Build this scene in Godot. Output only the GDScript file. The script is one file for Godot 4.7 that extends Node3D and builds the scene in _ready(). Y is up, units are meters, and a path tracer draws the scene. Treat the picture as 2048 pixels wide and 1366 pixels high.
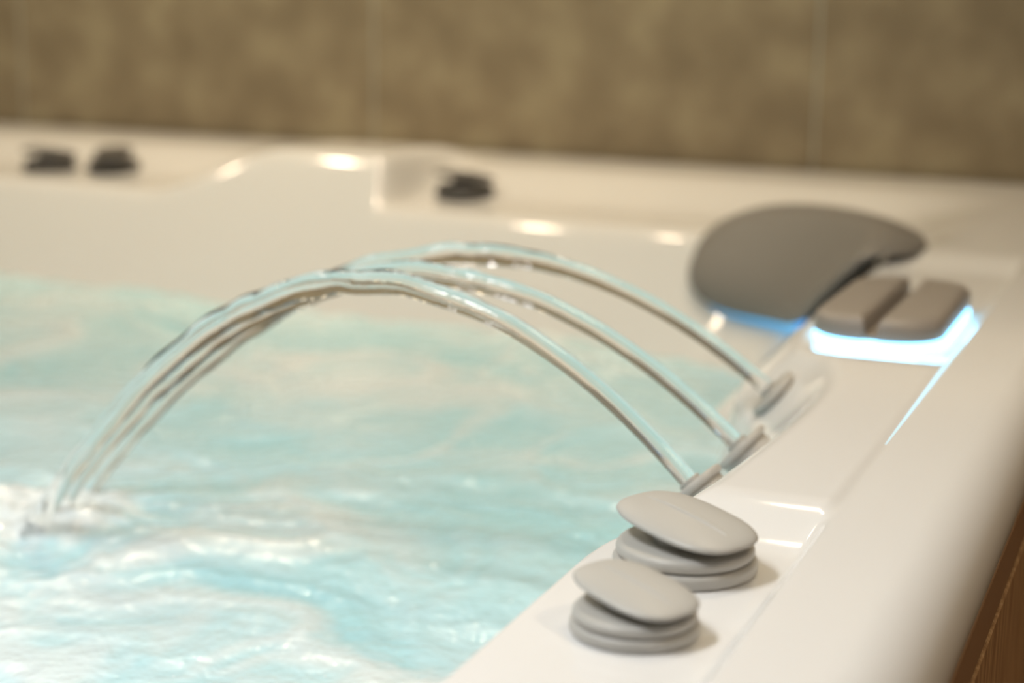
extends Node3D
# Hot tub with three arcing water jets in a tiled room. y = 0 is the top of the tub's rim, the floor lies at -0.9.

const FLOOR_Y := -0.9
const CEILING_Y := 1.6
const WATER_Y := -0.23
const SKEW := 0.063            # the rear wall and rim stand a few degrees off square

var mats := {}
var noise := FastNoiseLite.new()
var used := {}


func _ready() -> void:
	# ---- camera
	var cam := Camera3D.new()
	cam.name = "camera"
	var pitch := atan(713.0 / 3400.0)
	var yaw := atan(1420.0 / sqrt(3400.0 * 3400.0 + 713.0 * 713.0))
	var roll := deg_to_rad(0.8)
	cam.basis = Basis(Vector3.UP, yaw) * Basis(Vector3.RIGHT, -pitch) * Basis(Vector3.BACK, roll)
	cam.position = Vector3(0, 0.36, 0)
	var lens := CameraAttributesPhysical.new()
	lens.frustum_focal_length = 59.736
	lens.frustum_focus_distance = 1.24
	lens.frustum_near = 0.02
	lens.frustum_far = 60.0
	lens.exposure_aperture = 3.1
	cam.attributes = lens
	add_child(cam)
	cam.current = true
	# ---- environment: a closed room, no sky in view
	var we := WorldEnvironment.new()
	we.name = "environment"
	var env := Environment.new()
	env.background_mode = Environment.BG_COLOR
	env.background_color = Color(0, 0, 0)
	env.tonemap_mode = Environment.TONE_MAPPER_LINEAR
	env.tonemap_exposure = 1.045
	env.sdfgi_enabled = true
	env.ssao_enabled = true
	env.ssil_enabled = true
	we.environment = env
	add_child(we)

	noise.seed = 7
	noise.noise_type = FastNoiseLite.TYPE_SIMPLEX_SMOOTH
	noise.fractal_type = FastNoiseLite.FRACTAL_NONE
	noise.frequency = 1.0
	make_materials()
	# ---- lights of the room: recessed ceiling lamps, some added as fill
	var warm := Color(1.0, 0.91, 0.775)
	var row := ["farthest from the tiled wall", "between its two neighbours", "nearest the tiled wall"]
	for i in 3:  # single key lamp split into a row so the jet shadows soften
		ceiling_light(Vector3(-0.95, CEILING_Y, -0.16 - 0.24 * i), 1.25, Color(0.985, 0.99, 1.0), 64.0, 0.12, "cool white recessed key lamp split into three to soften jet shadows, " + row[i])
	ceiling_light(Vector3(-2.2, CEILING_Y, -0.6), 2.15, Color(1.0, 0.96, 0.90), 75.0, 0.12, "recessed ceiling lamp over the near end of the water")
	ceiling_light(Vector3(0.75, CEILING_Y, -1.1), 1.3, warm, 75.0, 0.2, "added fill lamp in the ceiling over the wooden cabinet side")  # unseen lamp added to lift the rim and cabinet side
	ceiling_light(Vector3(-0.25, CEILING_Y, -1.7), 1.0, warm, 75.0, 0.2, "added fill lamp in the ceiling over the three jet nozzles")  # unseen lamp added as fill for the middle of the tub
	var rear := ["second from the pillow", "in the middle of five", "second from the dark knob pair", "over the dark knob pair", "over the pillow"]
	for i in 5:
		ceiling_light(Vector3([-1.42, -1.84, -2.5, -3.05, -0.72][i], CEILING_Y, -3.0), 0.70, warm, 75.0, 0.07, "recessed ceiling lamp along the tiled wall, " + rear[i])
	# ---- setting
	build_room()
	build_wall_tiles()
	build_tub()
	build_water()
	# ---- things on the tub
	var near_knob := make_knob("diverter_knob", 0.039, mats.knob)
	place(near_knob, Vector3(-0.291, -0.014, -0.91), -28.0)
	tag(near_knob, "smaller pale grey control knob with tilted leaf-shaped cap on the white ledge", "knob", "pale grey knobs on the near ledge")
	var big_knob := make_knob("diverter_knob", 0.0478, mats.knob)
	place(big_knob, Vector3(-0.296, -0.014, -1.03), -28.0)
	tag(big_knob, "larger pale grey control knob with tilted leaf-shaped cap beside the raised panel", "knob", "pale grey knobs on the near ledge")
	var far_spots := [
		[Vector3(-2.35, -0.048, -3.06), 20.0, "dark grey control knob on the rear ledge, farther from the raised hump of its pair"],
		[Vector3(-2.20, -0.048, -3.085), -60.0, "dark grey control knob on the rear ledge, next to the raised hump of its pair"],
		[Vector3(-1.345, -0.048, -3.035), 35.0, "single dark grey control knob on the rear ledge between hump and pillow"],
	]
	for s in far_spots:
		var k := make_knob("diverter_knob", 0.058, mats.dark_knob)
		place(k, Vector3(s[0].x, surface_y(s[0].x, s[0].z), s[0].z), s[1])
		tag(k, s[2], "knob", "dark knobs on the rear ledge")
	build_pod()
	build_pillow()
	var jets := [
		[Vector3(-0.3787, -0.05, -1.3325), Vector3(-1.749, 1.6821, -0.15), 11, "next to the larger pale knob", -0.006],
		[Vector3(-0.3741, -0.05, -1.4694), Vector3(-1.8278, 1.6391, 0.05), 23, "in the middle of the three", -0.005],
		[Vector3(-0.3904, -0.05, -1.6752), Vector3(-1.8499, 1.6205, 0.35), 37, "next to the glowing control", 0.002],
	]
	for j in jets:
		make_nozzle(j[0], j[1], j[4], "round grey jet nozzle on the inner slope, " + j[3])
		make_jet(j[0], j[1], j[2], "clear arching stream of water from the nozzle " + j[3])


# ------------------------------------------------------------------ helpers
func tag(o: Node, label: String, category: String, group := "", kind := "") -> void:
	o.set_meta("label", label)
	o.set_meta("category", category)
	if group != "":
		o.set_meta("group", group)
	if kind != "":
		o.set_meta("kind", kind)


func numbered(called: String) -> String:
	var n: int = used.get(called, 0)
	used[called] = n + 1
	return called if n == 0 else "%s_%03d" % [called, n]


func base(called: String) -> Node3D:
	var o := Node3D.new()
	o.name = numbered(called)
	add_child(o)
	return o


func place(o: Node3D, at: Vector3, turn := 0.0) -> void:
	o.position = at
	o.rotation_degrees.y = turn


func part(called: String, m: Mesh, mat: Material, parent: Node) -> MeshInstance3D:
	var o := MeshInstance3D.new()
	o.name = called
	o.mesh = m
	o.material_override = mat
	parent.add_child(o, true)
	return o


func struct(called: String, m: Mesh, mat: Material, label: String, category: String) -> MeshInstance3D:
	var o := part(called, m, mat, self)
	tag(o, label, category, "", "structure")
	return o


func box(size: Vector3) -> BoxMesh:
	var b := BoxMesh.new()
	b.size = size
	return b


# Bevelled box, centred.
func bevel_box(size: Vector3, c: float) -> ArrayMesh:
	var h := size / 2.0
	var rows: Array = []
	var outline := func(ix: float, y: float) -> PackedVector3Array:
		var a := PackedVector3Array()
		var x := h.x - ix
		var z := h.z - ix
		for p in [[x - c, z], [x, z - c], [x, -z + c], [x - c, -z], [-x + c, -z], [-x, -z + c], [-x, z - c], [-x + c, z]]:
			a.append(Vector3(p[0], y, p[1]))
		return a
	rows.append(outline.call(c, h.y))
	rows.append(outline.call(0.0, h.y - c))
	rows.append(outline.call(0.0, -h.y + c))
	rows.append(outline.call(c, -h.y))
	var st := SurfaceTool.new()
	st.begin(Mesh.PRIMITIVE_TRIANGLES)
	st.set_smooth_group(-1)
	for r in 3:
		for i in 8:
			var k := (i + 1) % 8
			var a: Vector3 = rows[r][i]
			var b: Vector3 = rows[r][k]
			var d: Vector3 = rows[r + 1][i]
			var e: Vector3 = rows[r + 1][k]
			tri_out(st, a, b, d)
			tri_out(st, b, e, d)
	for i in range(1, 7):
		tri_out(st, rows[0][0], rows[0][i], rows[0][i + 1])
		tri_out(st, rows[3][0], rows[3][i], rows[3][i + 1])
	st.generate_normals()
	return st.commit()


# Adds a triangle of a convex body centred on the origin, facing outwards.
func tri_out(st: SurfaceTool, a: Vector3, b: Vector3, c: Vector3) -> void:
	var n := (c - a).cross(b - a)
	if n.dot(a + b + c) < 0.0:
		var t := b
		b = c
		c = t
	st.add_vertex(a)
	st.add_vertex(b)
	st.add_vertex(c)


# Grid of points, rows x cols, smooth normals; "flip" turns the faces over. closed: columns wrap round.
func grid_mesh(p: PackedVector3Array, rows: int, cols: int, flip := false, closed := false, colors := PackedColorArray(), uvs := PackedVector2Array()) -> ArrayMesh:
	var idx := PackedInt32Array()
	var nn := PackedVector3Array()
	nn.resize(p.size())
	var lastc := cols if closed else cols - 1
	idx.resize((rows - 1) * lastc * 6)
	var w := 0
	for r in rows - 1:
		for c in lastc:
			var c2 := (c + 1) % cols
			var a := r * cols + c
			var b := r * cols + c2
			var d := a + cols
			var e := b + cols
			if flip:
				idx[w] = a; idx[w + 1] = d; idx[w + 2] = b
				idx[w + 3] = b; idx[w + 4] = d; idx[w + 5] = e
			else:
				idx[w] = a; idx[w + 1] = b; idx[w + 2] = d
				idx[w + 3] = b; idx[w + 4] = e; idx[w + 5] = d
			w += 6
	for t in range(0, idx.size(), 3):
		var i := idx[t]
		var j := idx[t + 1]
		var k := idx[t + 2]
		var n := (p[k] - p[i]).cross(p[j] - p[i])
		nn[i] += n
		nn[j] += n
		nn[k] += n
	for i in nn.size():
		nn[i] = nn[i].normalized() if nn[i].length_squared() > 1e-24 else Vector3.UP
	var arr := []
	arr.resize(Mesh.ARRAY_MAX)
	arr[Mesh.ARRAY_VERTEX] = p
	arr[Mesh.ARRAY_NORMAL] = nn
	arr[Mesh.ARRAY_INDEX] = idx
	if colors.size():
		arr[Mesh.ARRAY_COLOR] = colors
	if uvs.size():
		arr[Mesh.ARRAY_TEX_UV] = uvs
	var m := ArrayMesh.new()
	m.add_surface_from_arrays(Mesh.PRIMITIVE_TRIANGLES, arr)
	return m


# Profile of (radius, y) points turned about the y axis; listed from the bottom up, outwards.
func lathe(profile: Array, seg := 64) -> ArrayMesh:
	var p := PackedVector3Array()
	for q in profile:
		for i in seg:
			var a := TAU * i / seg
			p.append(Vector3(cos(a) * q[0], q[1], sin(a) * q[0]))
	return grid_mesh(p, profile.size(), seg, false, true)


# Profile with rounded corners for a disc from y0 to y1 of radius r, bevel b.
func disc_profile(r: float, y0: float, y1: float, b: float) -> Array:
	var out := [[0.0001, y0], [r - b, y0]]
	for i in range(1, 6):
		var a := -PI / 2 + PI / 2 * i / 5.0
		out.append([r - b + cos(a) * b, y0 + b + sin(a) * b])
	for i in range(0, 6):
		var a := PI / 2 * i / 5.0
		out.append([r - b + cos(a) * b, y1 - b + sin(a) * b])
	out.append([r * 0.6, y1])
	out.append([0.0001, y1])
	return out


func smin(a: float, b: float, k: float) -> float:
	var h := clampf(0.5 + 0.5 * (b - a) / k, 0.0, 1.0)
	return lerpf(b, a, h) - k * h * (1.0 - h)


func smax(a: float, b: float, k: float) -> float:
	return -smin(-a, -b, k)


# Straight ramp from 0 (t <= a) to 1 (t >= b) with softly rounded ends.
func ramp(t: float, a: float, b: float, k := 0.2) -> float:
	var u := (t - a) / (b - a)
	return smax(0.0, smin(1.0, u, k), k)


func lut(knots: Array, t: float) -> float:
	var n := knots.size()
	if t >= knots[0][0]:
		return knots[0][1]
	for i in n - 1:
		if t >= knots[i + 1][0]:
			var p0 = knots[maxi(i - 1, 0)][1]
			var p1 = knots[i][1]
			var p2 = knots[i + 1][1]
			var p3 = knots[mini(i + 2, n - 1)][1]
			var u: float = (knots[i][0] - t) / (knots[i][0] - knots[i + 1][0])
			var m1: float = (p2 - p0) * 0.5
			var m2: float = (p3 - p1) * 0.5
			return (2 * u * u * u - 3 * u * u + 1) * p1 + (u * u * u - 2 * u * u + u) * m1 + (-2 * u * u * u + 3 * u * u) * p2 + (u * u * u - u * u) * m2
	return knots[n - 1][1]


# ------------------------------------------------------------------ materials
func std(albedo: Color, rough: float, spec := 0.5) -> StandardMaterial3D:
	var m := StandardMaterial3D.new()
	m.albedo_color = albedo
	m.roughness = rough
	m.metallic_specular = spec
	return m


func noise_tex(seed_: int, freq: float, oct: int, ramp_colors: Array, ramp_at: Array, size := 512) -> NoiseTexture2D:
	var n := FastNoiseLite.new()
	n.seed = seed_
	n.noise_type = FastNoiseLite.TYPE_SIMPLEX_SMOOTH
	n.fractal_type = FastNoiseLite.FRACTAL_FBM
	n.fractal_octaves = oct
	n.frequency = freq
	var t := NoiseTexture2D.new()
	t.width = size
	t.height = size
	t.seamless = true
	t.noise = n
	if ramp_colors.size():
		var g := Gradient.new()
		g.offsets = PackedFloat32Array(ramp_at)
		g.colors = PackedColorArray(ramp_colors)
		t.color_ramp = g
	return t


func make_materials() -> void:
	mats.acrylic = std(Color(0.92, 0.917, 0.91), 0.09)
	mats.knob = std(Color(0.735, 0.725, 0.70), 0.42)
	mats.dark_knob = std(Color(0.34, 0.33, 0.32), 0.42)
	mats.nozzle = std(Color(0.72, 0.705, 0.68), 0.4)
	mats.pod = std(Color(0.58, 0.55, 0.52), 0.4)
	mats.pillow = std(Color(0.50, 0.485, 0.465), 0.5)
	# wall tile: mottled taupe stoneware
	var tile := std(Color(1, 1, 1), 0.55, 0.4)
	tile.albedo_texture = noise_tex(3, 0.006, 6, [Color(0.555, 0.50, 0.405), Color(0.605, 0.55, 0.45), Color(0.66, 0.61, 0.50)], [0.2, 0.5, 0.8], 1024)
	tile.uv1_triplanar = true
	tile.uv1_world_triplanar = true
	tile.uv1_scale = Vector3(0.8, 0.8, 0.8)
	mats.tile = tile
	mats.grout = std(Color(0.72, 0.71, 0.65), 0.9)
	# wood-look cabinet: long vertical grain
	var wood := std(Color(1, 1, 1), 0.55)
	wood.albedo_texture = noise_tex(5, 0.02, 5, [Color(0.60, 0.46, 0.32), Color(0.70, 0.56, 0.40), Color(0.79, 0.65, 0.49)], [0.2, 0.5, 0.8], 512)
	wood.uv1_triplanar = true
	wood.uv1_world_triplanar = true
	wood.uv1_scale = Vector3(9.0, 0.7, 9.0)
	mats.wood = wood
	mats.trim = std(Color(0.60, 0.47, 0.35), 0.6)
	mats.plaster = std(Color(0.77, 0.76, 0.73), 0.9)
	mats.tan_wall = std(Color(0.66, 0.53, 0.40), 0.9)
	mats.ceiling = std(Color(0.90, 0.895, 0.885), 0.9)
	mats.floor = std(Color(0.52, 0.41, 0.30), 0.6)
	mats.metal = std(Color(0.85, 0.84, 0.82), 0.35)
	# foaming water: colour of water and foam comes from the mesh, fine ripples from a noise relief
	var wt := std(Color(1, 1, 1), 0.12, 0.5)
	wt.vertex_color_use_as_albedo = true
	wt.heightmap_enabled = true
	wt.heightmap_texture = noise_tex(9, 0.02, 5, [], [], 512)
	wt.heightmap_scale = 0.25
	wt.uv1_triplanar = true
	wt.uv1_world_triplanar = true
	wt.uv1_scale = Vector3(3.0, 3.0, 3.0)
	mats.water = wt
	var jet := std(Color(1.0, 1.0, 1.0, 0.0), 0.03)
	jet.refraction_enabled = true
	jet.refraction_scale = 0.033
	jet.transparency = BaseMaterial3D.TRANSPARENCY_ALPHA
	mats.jet = jet
	var led := std(Color(0.8, 0.95, 1.0), 0.3)
	led.emission_enabled = true
	led.emission = Color(0.48, 0.82, 1.0)
	led.emission_energy_multiplier = 4.0
	mats.led = led
	var lg := std(Color(0.8, 0.95, 1.0), 0.2)  # emissive colour for the painted reflection in the rim seam
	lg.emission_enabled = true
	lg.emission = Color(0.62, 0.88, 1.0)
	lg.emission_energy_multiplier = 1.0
	mats.glint_paint = lg
	var blue := std(Color(0.3, 0.6, 0.8), 0.3)  # emissive colour for the painted blue light on the pillow edge
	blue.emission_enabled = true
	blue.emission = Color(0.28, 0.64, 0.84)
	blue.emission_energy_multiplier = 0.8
	mats.edge_glow_paint = blue
	mats.bubble = std(Color(0.93, 0.95, 0.95), 0.03, 0.8)


# ------------------------------------------------------------------ room
func ceiling_light(at: Vector3, energy: float, color: Color, angle: float, size: float, label: String) -> void:
	var o := base("ceiling_light")
	o.position = at
	tag(o, label, "lamp", "recessed ceiling lamps")
	part("trim_ring", lathe([[0.038, -0.001], [0.052, -0.006], [0.053, -0.002], [0.053, 0.004], [0.038, 0.004], [0.038, -0.001]], 48), mats.metal, o)
	var glow := std(Color(1, 1, 1), 0.4)
	glow.emission_enabled = true
	glow.emission = color
	glow.emission_energy_multiplier = 12.0
	part("lamp_lens", lathe(disc_profile(0.038, -0.002, 0.003, 0.001), 48), glow, o)
	var l := SpotLight3D.new()
	l.name = "lamp_beam"
	l.light_color = color
	l.light_energy = energy
	l.light_size = size
	l.spot_range = 12.0
	l.spot_attenuation = 2.0
	l.spot_angle = angle
	l.spot_angle_attenuation = 1.0
	l.shadow_enabled = true
	l.position = Vector3(0, -0.012, 0)
	l.rotation_degrees.x = -90
	o.add_child(l)


func build_room() -> void:
	var h := CEILING_Y - FLOOR_Y
	var f := struct("floor", box(Vector3(6.4, 0.1, 6.6)), mats.floor, "plain brown floor under the hot tub", "floor")
	f.position = Vector3(-1.4, FLOOR_Y - 0.05, -0.6)
	var c := struct("ceiling", box(Vector3(6.4, 0.1, 6.6)), mats.ceiling, "plain white ceiling with recessed lamps", "ceiling")
	c.position = Vector3(-1.4, CEILING_Y + 0.055, -0.6)
	var l := struct("wall_left", box(Vector3(0.1, h, 6.4)), mats.plaster, "plain beige side wall beyond the water", "wall")
	l.position = Vector3(-4.45, (CEILING_Y + FLOOR_Y) / 2, -0.6)
	var r := struct("wall_right", box(Vector3(0.1, h, 6.4)), mats.tan_wall, "plain tan side wall beside the wooden cabinet", "wall")
	r.position = Vector3(1.55, (CEILING_Y + FLOOR_Y) / 2, -0.6)
	var fr := struct("wall_front", box(Vector3(6.4, h, 0.1)), mats.plaster, "plain beige wall facing the tiled wall", "wall")
	fr.position = Vector3(-1.4, (CEILING_Y + FLOOR_Y) / 2, 2.4)


func build_wall_tiles() -> void:
	var w := Node3D.new()
	w.name = "wall_back"
	add_child(w)
	tag(w, "brown mottled stone-look tile wall behind the tub", "wall", "", "structure")
	w.position = Vector3(0, 0, -3.365)
	w.rotation.y = -atan(SKEW)
	var back := part("grout_bed", box(Vector3(6.6, CEILING_Y - FLOOR_Y, 0.1)), mats.grout, w)
	back.position = Vector3(-1.4, (CEILING_Y + FLOOR_Y) / 2, -0.0525)
	var pitch := 1.028
	var gap := 0.006
	var ys := [FLOOR_Y, -0.26, 0.37, 1.0, CEILING_Y]
	for row in 4:
		var hgt: float = ys[row + 1] - ys[row] - gap
		var m := bevel_box(Vector3(pitch - gap, hgt, 0.012), 0.002)
		for k in 6:
			var t := part("tile", m, mats.tile, w)
			t.position = Vector3(-0.745 - pitch * 3.5 + pitch * k + pitch * 1.0, (ys[row] + ys[row + 1]) / 2, -0.006)


# ------------------------------------------------------------------ tub shell
const EDGE := [[-0.95, -0.362], [-1.06, -0.358], [-1.15, -0.326], [-1.25, -0.316], [-1.36, -0.310], [-1.46, -0.308], [-1.56, -0.315], [-1.66, -0.338], [-1.76, -0.378], [-1.88, -0.40]]


func basin_distance(x: float, w: float, edge: float, z: float) -> float:
	var dx := minf(edge - x, x + 3.0)
	var dz := minf(w + 2.81, 0.15 - z)
	var r := 0.45
	if dx < r and dz < r:
		return r - Vector2(r - dx, r - dz).length()
	return minf(dx, dz)


func shell_height(x: float, z: float, edge: float, ledge: float, groove: float, soft: float) -> float:
	var w := z - SKEW * x
	# top of the right side: rim, then ledge / raised panel / lamp ledge
	var t := lerpf(ledge, 0.0, smoothstep(-0.222 - soft, -0.222 + 0.003, x))
	t -= groove * exp(-pow((x + 0.222) / 0.003, 2.0))
	# rear side: flat rim, slope and sunken ledge, with a raised hump
	if w < -2.4:
		var side := 1.0 - smoothstep(-0.62, -0.30, x)
		var sunk := -0.052 * ramp(w, -3.12, -2.93, 0.3) * side
		var hump := smoothstep(-1.98, -1.70, x) * (1.0 - smoothstep(-1.475, -1.435, x))
		sunk = lerpf(sunk, 0.036 * ramp(w, -3.3, -3.1, 0.4), hump)
		t = lerpf(t, sunk, smoothstep(-2.45, -2.6, w) if side < 1.0 else 1.0)
	# the basin
	var d := basin_distance(x, w, edge, z)
	var right_side := 1.0 - smoothstep(-1.9, -2.2, z)
	var knee := 0.075 * smoothstep(-1.2, -1.34, z)
	var wall := -1.05 * d if d < 0.3 else -0.315 - (d - 0.3) * 2.2
	wall -= 3.0 * right_side * maxf(0.0, d - knee)
	wall = maxf(wall, -0.75)
	return smin(t, wall, lerpf(0.011, 0.022, smoothstep(-2.2, -2.6, w)))


func row_shape(z: float) -> Array:
	var edge := lut(EDGE, z)
	var ledge := -0.014
	ledge = lerpf(ledge, 0.003, ramp(z, -1.095, -1.155, 0.3))
	ledge = lerpf(ledge, -0.012, ramp(z, -1.665, -1.74, 0.5))
	ledge = lerpf(ledge, 0.0, ramp(z, -2.32, -2.42, 0.3))
	return [edge, ledge, 0.0, lerpf(0.012, 0.010, smoothstep(-1.05, -1.2, z))]


func surface_y(x: float, z: float) -> float:
	var q := row_shape(z)
	return shell_height(x, z, q[0], q[1], q[2], q[3])


func build_tub() -> void:
	var tub := base("hot_tub")
	tag(tub, "white acrylic hot tub with moulded rim and wood-look cabinet", "hot tub")
	var xs := PackedFloat32Array()
	var x := -0.163
	while x > -3.25:
		xs.append(x)
		x -= 0.002 if x > -0.43 else (0.006 if x > -0.8 else 0.014)
	xs.append(-3.25)
	var ws := PackedFloat32Array()
	var w := 0.40
	while w > -3.35:
		ws.append(w)
		w -= 0.02 if w > -0.6 else (0.004 if w > -2.45 else 0.009)
	ws.append(-3.35)
	var p := PackedVector3Array()
	var uv := PackedVector2Array()
	for wi in ws:
		var back := smoothstep(-2.4, -3.0, wi)
		for xi in xs:
			var z := wi + SKEW * xi * back
			p.append(Vector3(xi, surface_y(xi, z), z))
	var shell := grid_mesh(p, ws.size(), xs.size(), false)
	# rolled outer lip along the right, near and left sides
	var path: Array = []
	var zb := -3.35 + SKEW * -0.163
	for i in 40:
		path.append([Vector3(-0.163, 0, lerpf(zb, 0.40, i / 39.0)), Vector3.RIGHT])
	for i in range(1, 13):
		var a := PI / 2 * i / 12.0
		path.append([Vector3(-0.163, 0, 0.40), Vector3(cos(a), 0, sin(a))])
	for i in range(1, 30):
		path.append([Vector3(lerpf(-0.163, -3.25, i / 29.0), 0, 0.40), Vector3.BACK])
	for i in range(1, 13):
		var a := PI / 2 * i / 12.0
		path.append([Vector3(-3.25, 0, 0.40), Vector3(-sin(a), 0, cos(a))])
	for i in range(1, 30):
		path.append([Vector3(-3.25, 0, lerpf(0.40, -3.35 + SKEW * -3.25, i / 29.0)), Vector3.LEFT])
	var prof: Array = []
	for i in 19:
		var a := PI / 2 * i / 18.0
		prof.append([0.046 * sin(a), -0.046 * (1.0 - cos(a))])
	prof.append_array([[0.0455, -0.052], [0.044, -0.055], [0.040, -0.057], [0.02, -0.057]])
	var lp := PackedVector3Array()
	for q in path:
		for o in prof:
			lp.append(q[0] + q[1] * o[0] + Vector3(0, o[1], 0))
	var lip := grid_mesh(lp, path.size(), prof.size(), false)
	var st := SurfaceTool.new()
	st.append_from(shell, 0, Transform3D())
	st.append_from(lip, 0, Transform3D())
	part("shell", st.commit(), mats.acrylic, tub)
	# cabinet: dark trim under the lip, wooden panels below, round three sides
	var zlen := 0.43 + 3.35
	var trim := part("trim_strip", bevel_box(Vector3(0.02, 0.042, zlen), 0.002), mats.trim, tub)
	trim.position = Vector3(-0.1275, -0.0745, 0.43 - zlen / 2)
	trim.set_meta("label", "dark brown strip under the rim")
	var trim2 := part("trim_strip", bevel_box(Vector3(3.06, 0.042, 0.02), 0.002), mats.trim, tub)
	trim2.position = Vector3(-1.706, -0.074, 0.42)
	var hgt := 0.80
	var pl := 0.946
	var pm := bevel_box(Vector3(0.022, hgt, pl - 0.004), 0.0012)
	for i in 4:
		var b := part("cabinet_panel", pm, mats.wood, tub)
		b.position = Vector3(-0.127, -0.0965 - hgt / 2, 0.43 - pl * (i + 0.5))
	var pf := bevel_box(Vector3(1.017, hgt, 0.022), 0.0025)
	for i in 3:
		var b := part("cabinet_panel", pf, mats.wood, tub)
		b.position = Vector3(-0.155 - 1.021 * (i + 0.5), -0.096 - hgt / 2, 0.425)
	var core := part("cabinet_frame", box(Vector3(0.02, hgt, 3.6)), mats.trim, tub)
	core.position = Vector3(-3.24, -0.096 - hgt / 2, -1.4)


# ------------------------------------------------------------------ water
func fnoise(x: float, z: float, f: float, off: float) -> float:
	return noise.get_noise_3d(x * f, off, z * f)


func build_water() -> void:
	var xs := PackedFloat32Array()
	var x := -0.42
	while x > -2.92:
		xs.append(x)
		x -= 0.006
	var zs := PackedFloat32Array()
	var z := 0.0
	while z > -2.75:
		zs.append(z)
		z -= 0.02 if z > -0.5 else 0.006
	var p := PackedVector3Array()
	var col := PackedColorArray()
	var aqua := Color(0.45, 0.78, 0.87)
	var pale := Color(0.63, 0.85, 0.92)
	var foam := Color(0.89, 0.91, 0.92)
	for zi in zs:
		for xi in xs:
			# turned so that the swells run slantwise across the tub
			var u := xi * 0.80 + zi * 0.60
			var v := -xi * 0.60 + zi * 0.80
			var wx := 0.10 * fnoise(u, v, 2.1, 1.0) + 0.04 * fnoise(u, v, 6.0, 2.0)
			var wz := 0.10 * fnoise(u, v, 2.3, 5.0) + 0.04 * fnoise(u, v, 6.5, 6.0)
			var uu := (u + wx) * 0.75
			var vv := v + wz
			var a := fnoise(uu, vv, 2.6, 9.0)
			var ridge := 1.0 - absf(a)
			var b := fnoise(uu, vv, 5.5, 14.0)
			var ridge2 := 1.0 - absf(b)
			var fine := fnoise(uu * 1.6, vv, 22.0, 20.0) * 0.5 + fnoise(uu, vv, 48.0, 25.0) * 0.25
			var y := 0.010 * (ridge * ridge - 0.5) + 0.006 * ridge2 * ridge2 + 0.008 * fnoise(u, v, 1.7, 30.0) + 0.0015 * fine
			# where the jets fall in the water swells and froths
			var dl := Vector2(xi + 1.16, zi + 1.46).length()
			var splash := exp(-dl * dl / 0.018)
			y += 0.032 * splash * (0.8 + 0.45 * fine + 0.4 * b)
			p.append(Vector3(xi, WATER_Y + y, zi))
			var fm := 0.62 * smoothstep(0.62, 1.0, ridge + 0.16 * fine) * smoothstep(-0.25, 0.45, fnoise(u, v, 1.3, 40.0) + 0.15)
			fm = maxf(fm, 0.42 * smoothstep(0.6, 1.0, ridge2 + 0.2 * fine) * smoothstep(-0.1, 0.5, fnoise(u, v, 1.9, 47.0)))
			fm = maxf(fm, 0.75 * smoothstep(0.25, 0.8, splash + 0.4 * fine))
			var mixp := clampf(0.5 + 0.7 * fnoise(uu, vv, 3.1, 60.0) + 0.35 * fine, 0.0, 1.0)
			col.append(aqua.lerp(pale, mixp).lerp(foam, fm))
	var o := part("tub_water", grid_mesh(p, zs.size(), xs.size(), false, false, col), mats.water, self)
	tag(o, "bubbling pale aqua water with white foam filling the tub", "water")
	# loose bubbles riding on the water
	var rng := RandomNumberGenerator.new()
	rng.seed = 21
	var mm := MultiMesh.new()
	mm.transform_format = MultiMesh.TRANSFORM_3D
	var ball := SphereMesh.new()
	ball.radius = 1.0
	ball.height = 2.0
	ball.radial_segments = 14
	ball.rings = 8
	mm.mesh = ball
	mm.instance_count = 500
	for i in 500:
		var ri := rng.randi_range(20, zs.size() - 60)
		var ci := rng.randi_range(0, xs.size() - 120)
		var q := p[ri * xs.size() + ci]
		var rad := rng.randf_range(0.0004, 0.0014)
		mm.set_instance_transform(i, Transform3D(Basis().scaled(Vector3.ONE * rad), q))
	var bub := MultiMeshInstance3D.new()
	bub.name = "water_bubbles"
	bub.multimesh = mm
	bub.material_override = mats.bubble
	add_child(bub)
	tag(bub, "tiny glinting bubbles scattered over the foaming aqua water", "bubbles", "", "stuff")


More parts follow.
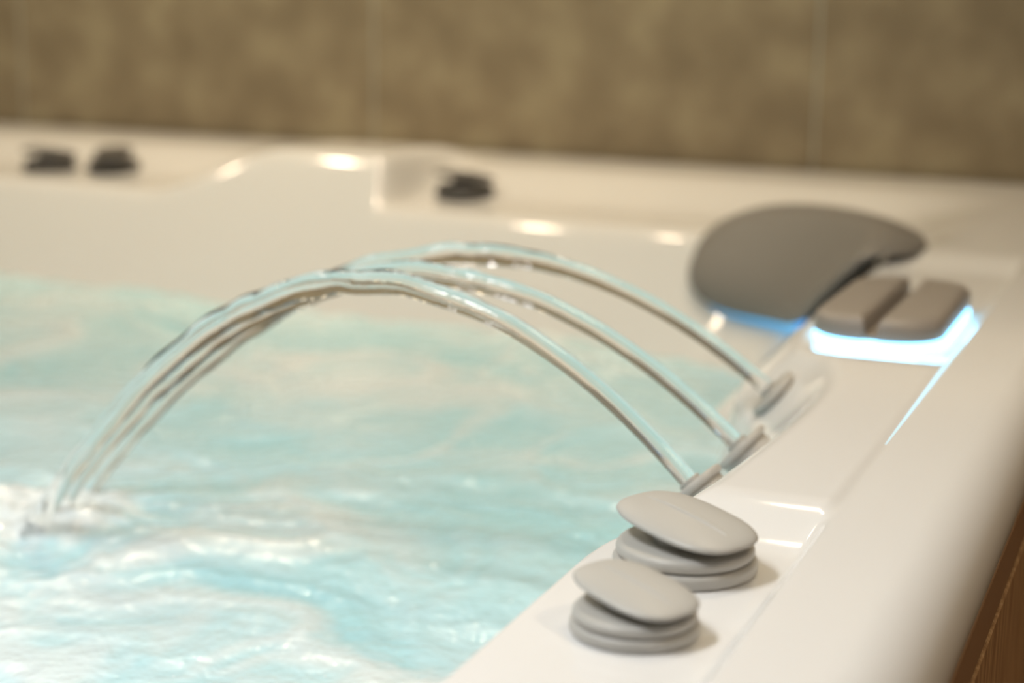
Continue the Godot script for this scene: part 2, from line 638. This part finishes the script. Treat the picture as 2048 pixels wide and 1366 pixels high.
# ------------------------------------------------------------------ knobs
func make_knob(called: String, r: float, mat: Material) -> Node3D:
	var o := base(called)
	part("flange", lathe(disc_profile(r, 0.0, r * 0.20, r * 0.07), 72), mat, o)
	part("base_disc", lathe(disc_profile(r * 0.955, r * 0.20, r * 0.40, r * 0.10), 72), mat, o)
	part("stem", lathe(disc_profile(r * 0.45, r * 0.38, r * 0.63, r * 0.03), 40), mat, o)
	var a := r * 1.04
	var b := r * 0.71
	var rings := [[0.0001, 1.0], [0.3, 0.97], [0.55, 0.86], [0.75, 0.68], [0.88, 0.48], [0.95, 0.30], [0.985, 0.12], [1.0, -0.08], [0.985, -0.26], [0.95, -0.38], [0.85, -0.48], [0.6, -0.55], [0.3, -0.58], [0.0001, -0.58]]
	var seg := 72
	var p := PackedVector3Array()
	var upward := rings.duplicate()
	upward.reverse()
	for q in upward:
		for i in seg:
			var t := TAU * i / seg
			var s := pow(pow(absf(cos(t)), 3.0) + pow(absf(sin(t)), 2.6), -1.0 / 2.8)
			p.append(Vector3(cos(t) * s * a * q[0], q[1] * r * 0.13, sin(t) * s * b * q[0]))
	var tilt := Basis(Vector3(0, 0, 1), deg_to_rad(-6.5)) * Basis(Vector3(1, 0, 0), deg_to_rad(1.0))
	var cap := part("cap", grid_mesh(p, rings.size(), seg, false, true), mat, o)
	cap.transform = Transform3D(tilt, Vector3(0, r * 0.67, 0))
	# raised rib along the cap
	var rp := PackedVector3Array()
	var n := 28
	for i in n:
		var t := -1.0 + 2.0 * i / (n - 1)
		var xx := t * a * 0.80
		var e := absf(xx) / a
		var top := 0.0
		for q in rings.size() - 1:
			if rings[q][0] <= e and e <= rings[q + 1][0] and rings[q][1] > 0.0:
				top = r * 0.13 * lerpf(rings[q][1], rings[q + 1][1], (e - rings[q][0]) / (rings[q + 1][0] - rings[q][0]))
				break
		var wide := r * 0.06 * sqrt(maxf(0.0, 1.0 - t * t)) + 0.00005
		for k in 9:
			var ang := PI * k / 8.0
			rp.append(Vector3(xx, top - r * 0.006 + sin(ang) * wide * 0.55, cos(ang) * wide))
	part("rib", grid_mesh(rp, n, 9, true), mat, cap)
	return o


# ------------------------------------------------------------------ glowing control
func rounded_rect(hx: float, hz: float, rad: float, n := 10) -> PackedVector2Array:
	var out := PackedVector2Array()
	for c in 4:
		var cx := (hx - rad) * (1 if c == 0 or c == 3 else -1)
		var cz := (hz - rad) * (1 if c < 2 else -1)
		for i in n:
			var a := PI / 2 * c + PI / 2 * i / (n - 1)
			out.append(Vector2(cx + cos(a) * rad, cz + sin(a) * rad))
	return out


# Stacks scaled-in copies of an outline: layers of [inset, y].
func stacked(outline: Callable, layers: Array) -> ArrayMesh:
	var p := PackedVector3Array()
	var cols := 0
	for l in layers:
		var ring: PackedVector2Array = outline.call(l[0])
		cols = ring.size()
		for q in ring:
			p.append(Vector3(q.x, l[1], q.y))
	var first: PackedVector2Array = outline.call(layers[0][0])
	var c0 := Vector2.ZERO
	for q in first:
		c0 += q / cols
	var low := PackedVector3Array()
	var high := PackedVector3Array()
	for i in cols:
		low.append(Vector3(c0.x, layers[0][1], c0.y))
		high.append(Vector3(c0.x, layers[-1][1], c0.y))
	var all := low
	all.append_array(p)
	all.append_array(high)
	return grid_mesh(all, layers.size() + 2, cols, false, true)


func build_pod() -> void:
	var o := base("backlit_control")
	place(o, Vector3(-0.315, -0.012, -1.915), 0.0)
	tag(o, "grey split-top tub control glowing blue-white underneath, in front of the pillow", "control")
	# glowing base ring
	part("light_ring", stacked(func(i): return rounded_rect(0.071 - i, 0.146 - i, 0.055), [[0.001, 0.0], [0.0, 0.001], [0.0, 0.008], [0.001, 0.009]]), mats.led, o)
	for s in [[0.0, 0.1475, 0.0, 0.10], [0.0725, 0.0, 90.0, 0.20], [-0.0725, 0.0, -90.0, 0.20]]:
		var l := AreaLight3D.new()
		l.name = "ring_glow"
		l.light_color = Color(0.48, 0.82, 1.0)
		l.light_energy = 0.0012
		l.area_size = Vector2(s[3], 0.007)
		l.area_range = 6.0
		l.area_attenuation = 2.0
		l.shadow_enabled = true
		l.position = Vector3(s[0], 0.0045, s[1])
		l.rotation_degrees.y = 180.0 + s[2]
		o.add_child(l, true)
	# reflection of the ring along the panel seam, painted as a tapering emissive line
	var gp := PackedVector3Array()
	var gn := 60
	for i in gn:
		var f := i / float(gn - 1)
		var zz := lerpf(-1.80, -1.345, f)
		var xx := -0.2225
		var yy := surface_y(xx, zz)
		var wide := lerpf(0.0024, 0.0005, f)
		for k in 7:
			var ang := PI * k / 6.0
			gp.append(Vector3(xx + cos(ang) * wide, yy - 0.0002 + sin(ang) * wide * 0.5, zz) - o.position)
	var glint := part("painted_glint", grid_mesh(gp, gn, 7, true), mats.glint_paint, o)
	glint.set_meta("label", "painted reflection of the ring light along the seam of the rim")
	# two halves of the cover with a groove between
	for side in [-1, 1]:
		var outline := func(i: float) -> PackedVector2Array:
			var out := PackedVector2Array()
			var full := rounded_rect(0.070 - i, 0.148 - i, 0.05)
			var cut := 0.0075 + i * 0.6
			for q in full:
				out.append(Vector2(maxf(q.x, cut) if side > 0 else minf(q.x, -cut), q.y))
			return out
		part("cover", stacked(outline, [[0.003, 0.0092], [0.0005, 0.011], [0.0, 0.018], [0.0, 0.024], [0.002, 0.029], [0.006, 0.033], [0.014, 0.0345]]), mats.pod, o)
	var g := part("groove_floor", bevel_box(Vector3(0.022, 0.005, 0.285), 0.001), mats.pod, o)
	g.position = Vector3(0, 0.0115, 0)


# ------------------------------------------------------------------ pillow
func build_pillow() -> void:
	var o := base("spa_pillow")
	tag(o, "dark grey curved headrest pillow in the corner behind the glowing control", "pillow")
	o.position = Vector3(-0.6, -0.07, -2.55)
	var nr := 22
	var seg := 96
	var p := PackedVector3Array()
	# underside first, then the domed top
	for r in range(nr * 2):
		var top := r >= nr
		var q := (float(r) / (nr - 1)) if not top else 1.0 - float(r - nr) / (nr - 1)
		q = maxf(sin(q * PI / 2), 0.0005)
		for i in seg:
			var t := TAU * i / seg
			var s := pow(pow(absf(cos(t)), 2.7) + pow(absf(sin(t)), 2.7), -1.0 / 2.7)
			var a := cos(t) * s * q
			var b := sin(t) * s * q
			p.append(pillow_point(a, b, 0.016 + 0.030 * sqrt(maxf(0.0, 1.0 - pow(q, 3.0))) if top else 0.004 + 0.012 * pow(q, 6.0)) - o.position)
	# blue light caught by the lower edge, painted as a tapering emissive strip
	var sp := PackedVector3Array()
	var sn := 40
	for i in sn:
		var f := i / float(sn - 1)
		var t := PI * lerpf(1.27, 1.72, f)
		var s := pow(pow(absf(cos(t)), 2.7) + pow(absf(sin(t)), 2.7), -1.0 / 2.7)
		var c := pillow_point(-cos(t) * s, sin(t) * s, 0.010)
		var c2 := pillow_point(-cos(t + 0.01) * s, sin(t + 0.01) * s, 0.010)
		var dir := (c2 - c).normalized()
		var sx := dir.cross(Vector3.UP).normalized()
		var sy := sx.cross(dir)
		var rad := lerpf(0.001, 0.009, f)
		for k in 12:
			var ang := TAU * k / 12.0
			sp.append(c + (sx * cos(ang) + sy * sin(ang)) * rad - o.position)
	part("painted_edge_glow", grid_mesh(sp, sn, 12, false, true), mats.edge_glow_paint, o)
	part("cushion", grid_mesh(p, nr * 2, seg, false, true), mats.pillow, o)


func pillow_point(a: float, b: float, off: float) -> Vector3:
	var phi := deg_to_rad(35.0 + 46.0 * a)
	var s := -0.095 - 0.035 * a + 0.125 * b
	# along the slope below the edge, then over the top of the ledge
	var out := s * 0.69
	var y := s * 0.72
	if s > -0.03:
		var e := s + 0.03
		var k := smoothstep(0.0, 0.06, e)
		out = -0.03 * 0.69 + e * lerpf(0.69, 0.97, k)
		y = -0.03 * 0.72 + e * lerpf(0.72, 0.12, k)
	var lean := lerpf(0.69, 0.95, smoothstep(-0.03, 0.03, s))
	var rr := 0.45 + out
	var x := -0.85 + rr * cos(phi)
	var w := -2.36 - rr * sin(phi)
	var n := Vector3(-cos(phi) * sqrt(1.0 - lean * lean), lean, sin(phi) * sqrt(1.0 - lean * lean))
	return Vector3(x, y, w + SKEW * x) + n * off


# ------------------------------------------------------------------ nozzles and jets
func make_nozzle(at: Vector3, v: Vector3, lift: float, label: String) -> void:
	var o := base("jet_nozzle")
	var up := v.normalized()
	var side := up.cross(Vector3.BACK).normalized()
	o.basis = Basis(side, up, side.cross(up))
	o.position = at + up * lift
	tag(o, label, "nozzle", "grey nozzles on the inner slope")
	part("flange", lathe([[0.012, 0.0], [0.026, 0.0], [0.0278, 0.0008], [0.0285, 0.0025], [0.0285, 0.0045], [0.0278, 0.0062], [0.026, 0.007], [0.014, 0.0075], [0.0105, 0.0065], [0.0105, 0.0]], 56), mats.nozzle, o)
	part("collar", lathe([[0.0001, -0.03], [0.023, -0.03], [0.0245, -0.028], [0.0245, 0.001], [0.012, 0.001]], 48), mats.nozzle, o)
	part("outlet", lathe([[0.0082, -0.004], [0.0102, -0.004], [0.0102, 0.0105], [0.0095, 0.0115], [0.0082, 0.0115], [0.0080, 0.009], [0.0080, -0.004]], 40), mats.nozzle, o)


func make_jet(at: Vector3, v: Vector3, seed_: int, label: String) -> void:
	var tl := 0.0
	while at.y + v.y * tl - 4.905 * tl * tl > WATER_Y - 0.01 or tl < 0.1:
		tl += 0.001
	var n := 520
	var seg := 40
	var p := PackedVector3Array()
	var t0 := -0.004
	for i in n:
		var t := lerpf(t0, tl, i / float(n - 1))
		var c := at + v * t + Vector3(0, -4.905 * t * t, 0)
		var dir := (v + Vector3(0, -9.81 * t, 0)).normalized()
		var sx := dir.cross(Vector3.UP).normalized()
		var sy := sx.cross(dir)
		var s := t / tl
		var grow := smoothstep(0.08, 0.5, s)
		c += Vector3(0, 0.0022 * grow * noise.get_noise_2d(s * 11.0, seed_ * 3.7), 0.0025 * grow * noise.get_noise_2d(s * 9.0, seed_ * 5.1))
		var r := lut([[0.0, 0.0098], [-0.15, 0.0105], [-0.5, 0.0125], [-0.8, 0.0085], [-1.0, 0.0078]], s - 1.0) * (1.0 + 0.10 * grow * noise.get_noise_2d(s * 18.0, seed_ * 1.3))
		var flat := 1.0
		for k in seg:
			var a := TAU * k / seg
			var wob := 1.0 + grow * (0.06 * noise.get_noise_3d(cos(a) * 1.1 + seed_, sin(a) * 1.1, s * 5.0) + 0.018 * noise.get_noise_3d(cos(a) * 2.4, sin(a) * 2.4 + seed_, s * 22.0)) + 0.016 * smoothstep(0.15, 0.3, s) * (1.0 - smoothstep(0.45, 0.7, s)) * noise.get_noise_3d(cos(a) * 4.0, sin(a) * 4.0 + seed_, s * 110.0)
			p.append(c + (sx * cos(a) / flat + sy * sin(a) * flat) * r * wob)
	# close both ends
	var c0 := Vector3.ZERO
	var c1 := Vector3.ZERO
	for k in seg:
		c0 += p[k] / seg
		c1 += p[(n - 1) * seg + k] / seg
	var all := PackedVector3Array()
	for k in seg:
		all.append(c0)
	all.append_array(p)
	for k in seg:
		all.append(c1)
	var o := part(numbered("water_jet"), grid_mesh(all, n + 2, seg, false, true), mats.jet, self)
	tag(o, label, "water jet", "arching water jets")
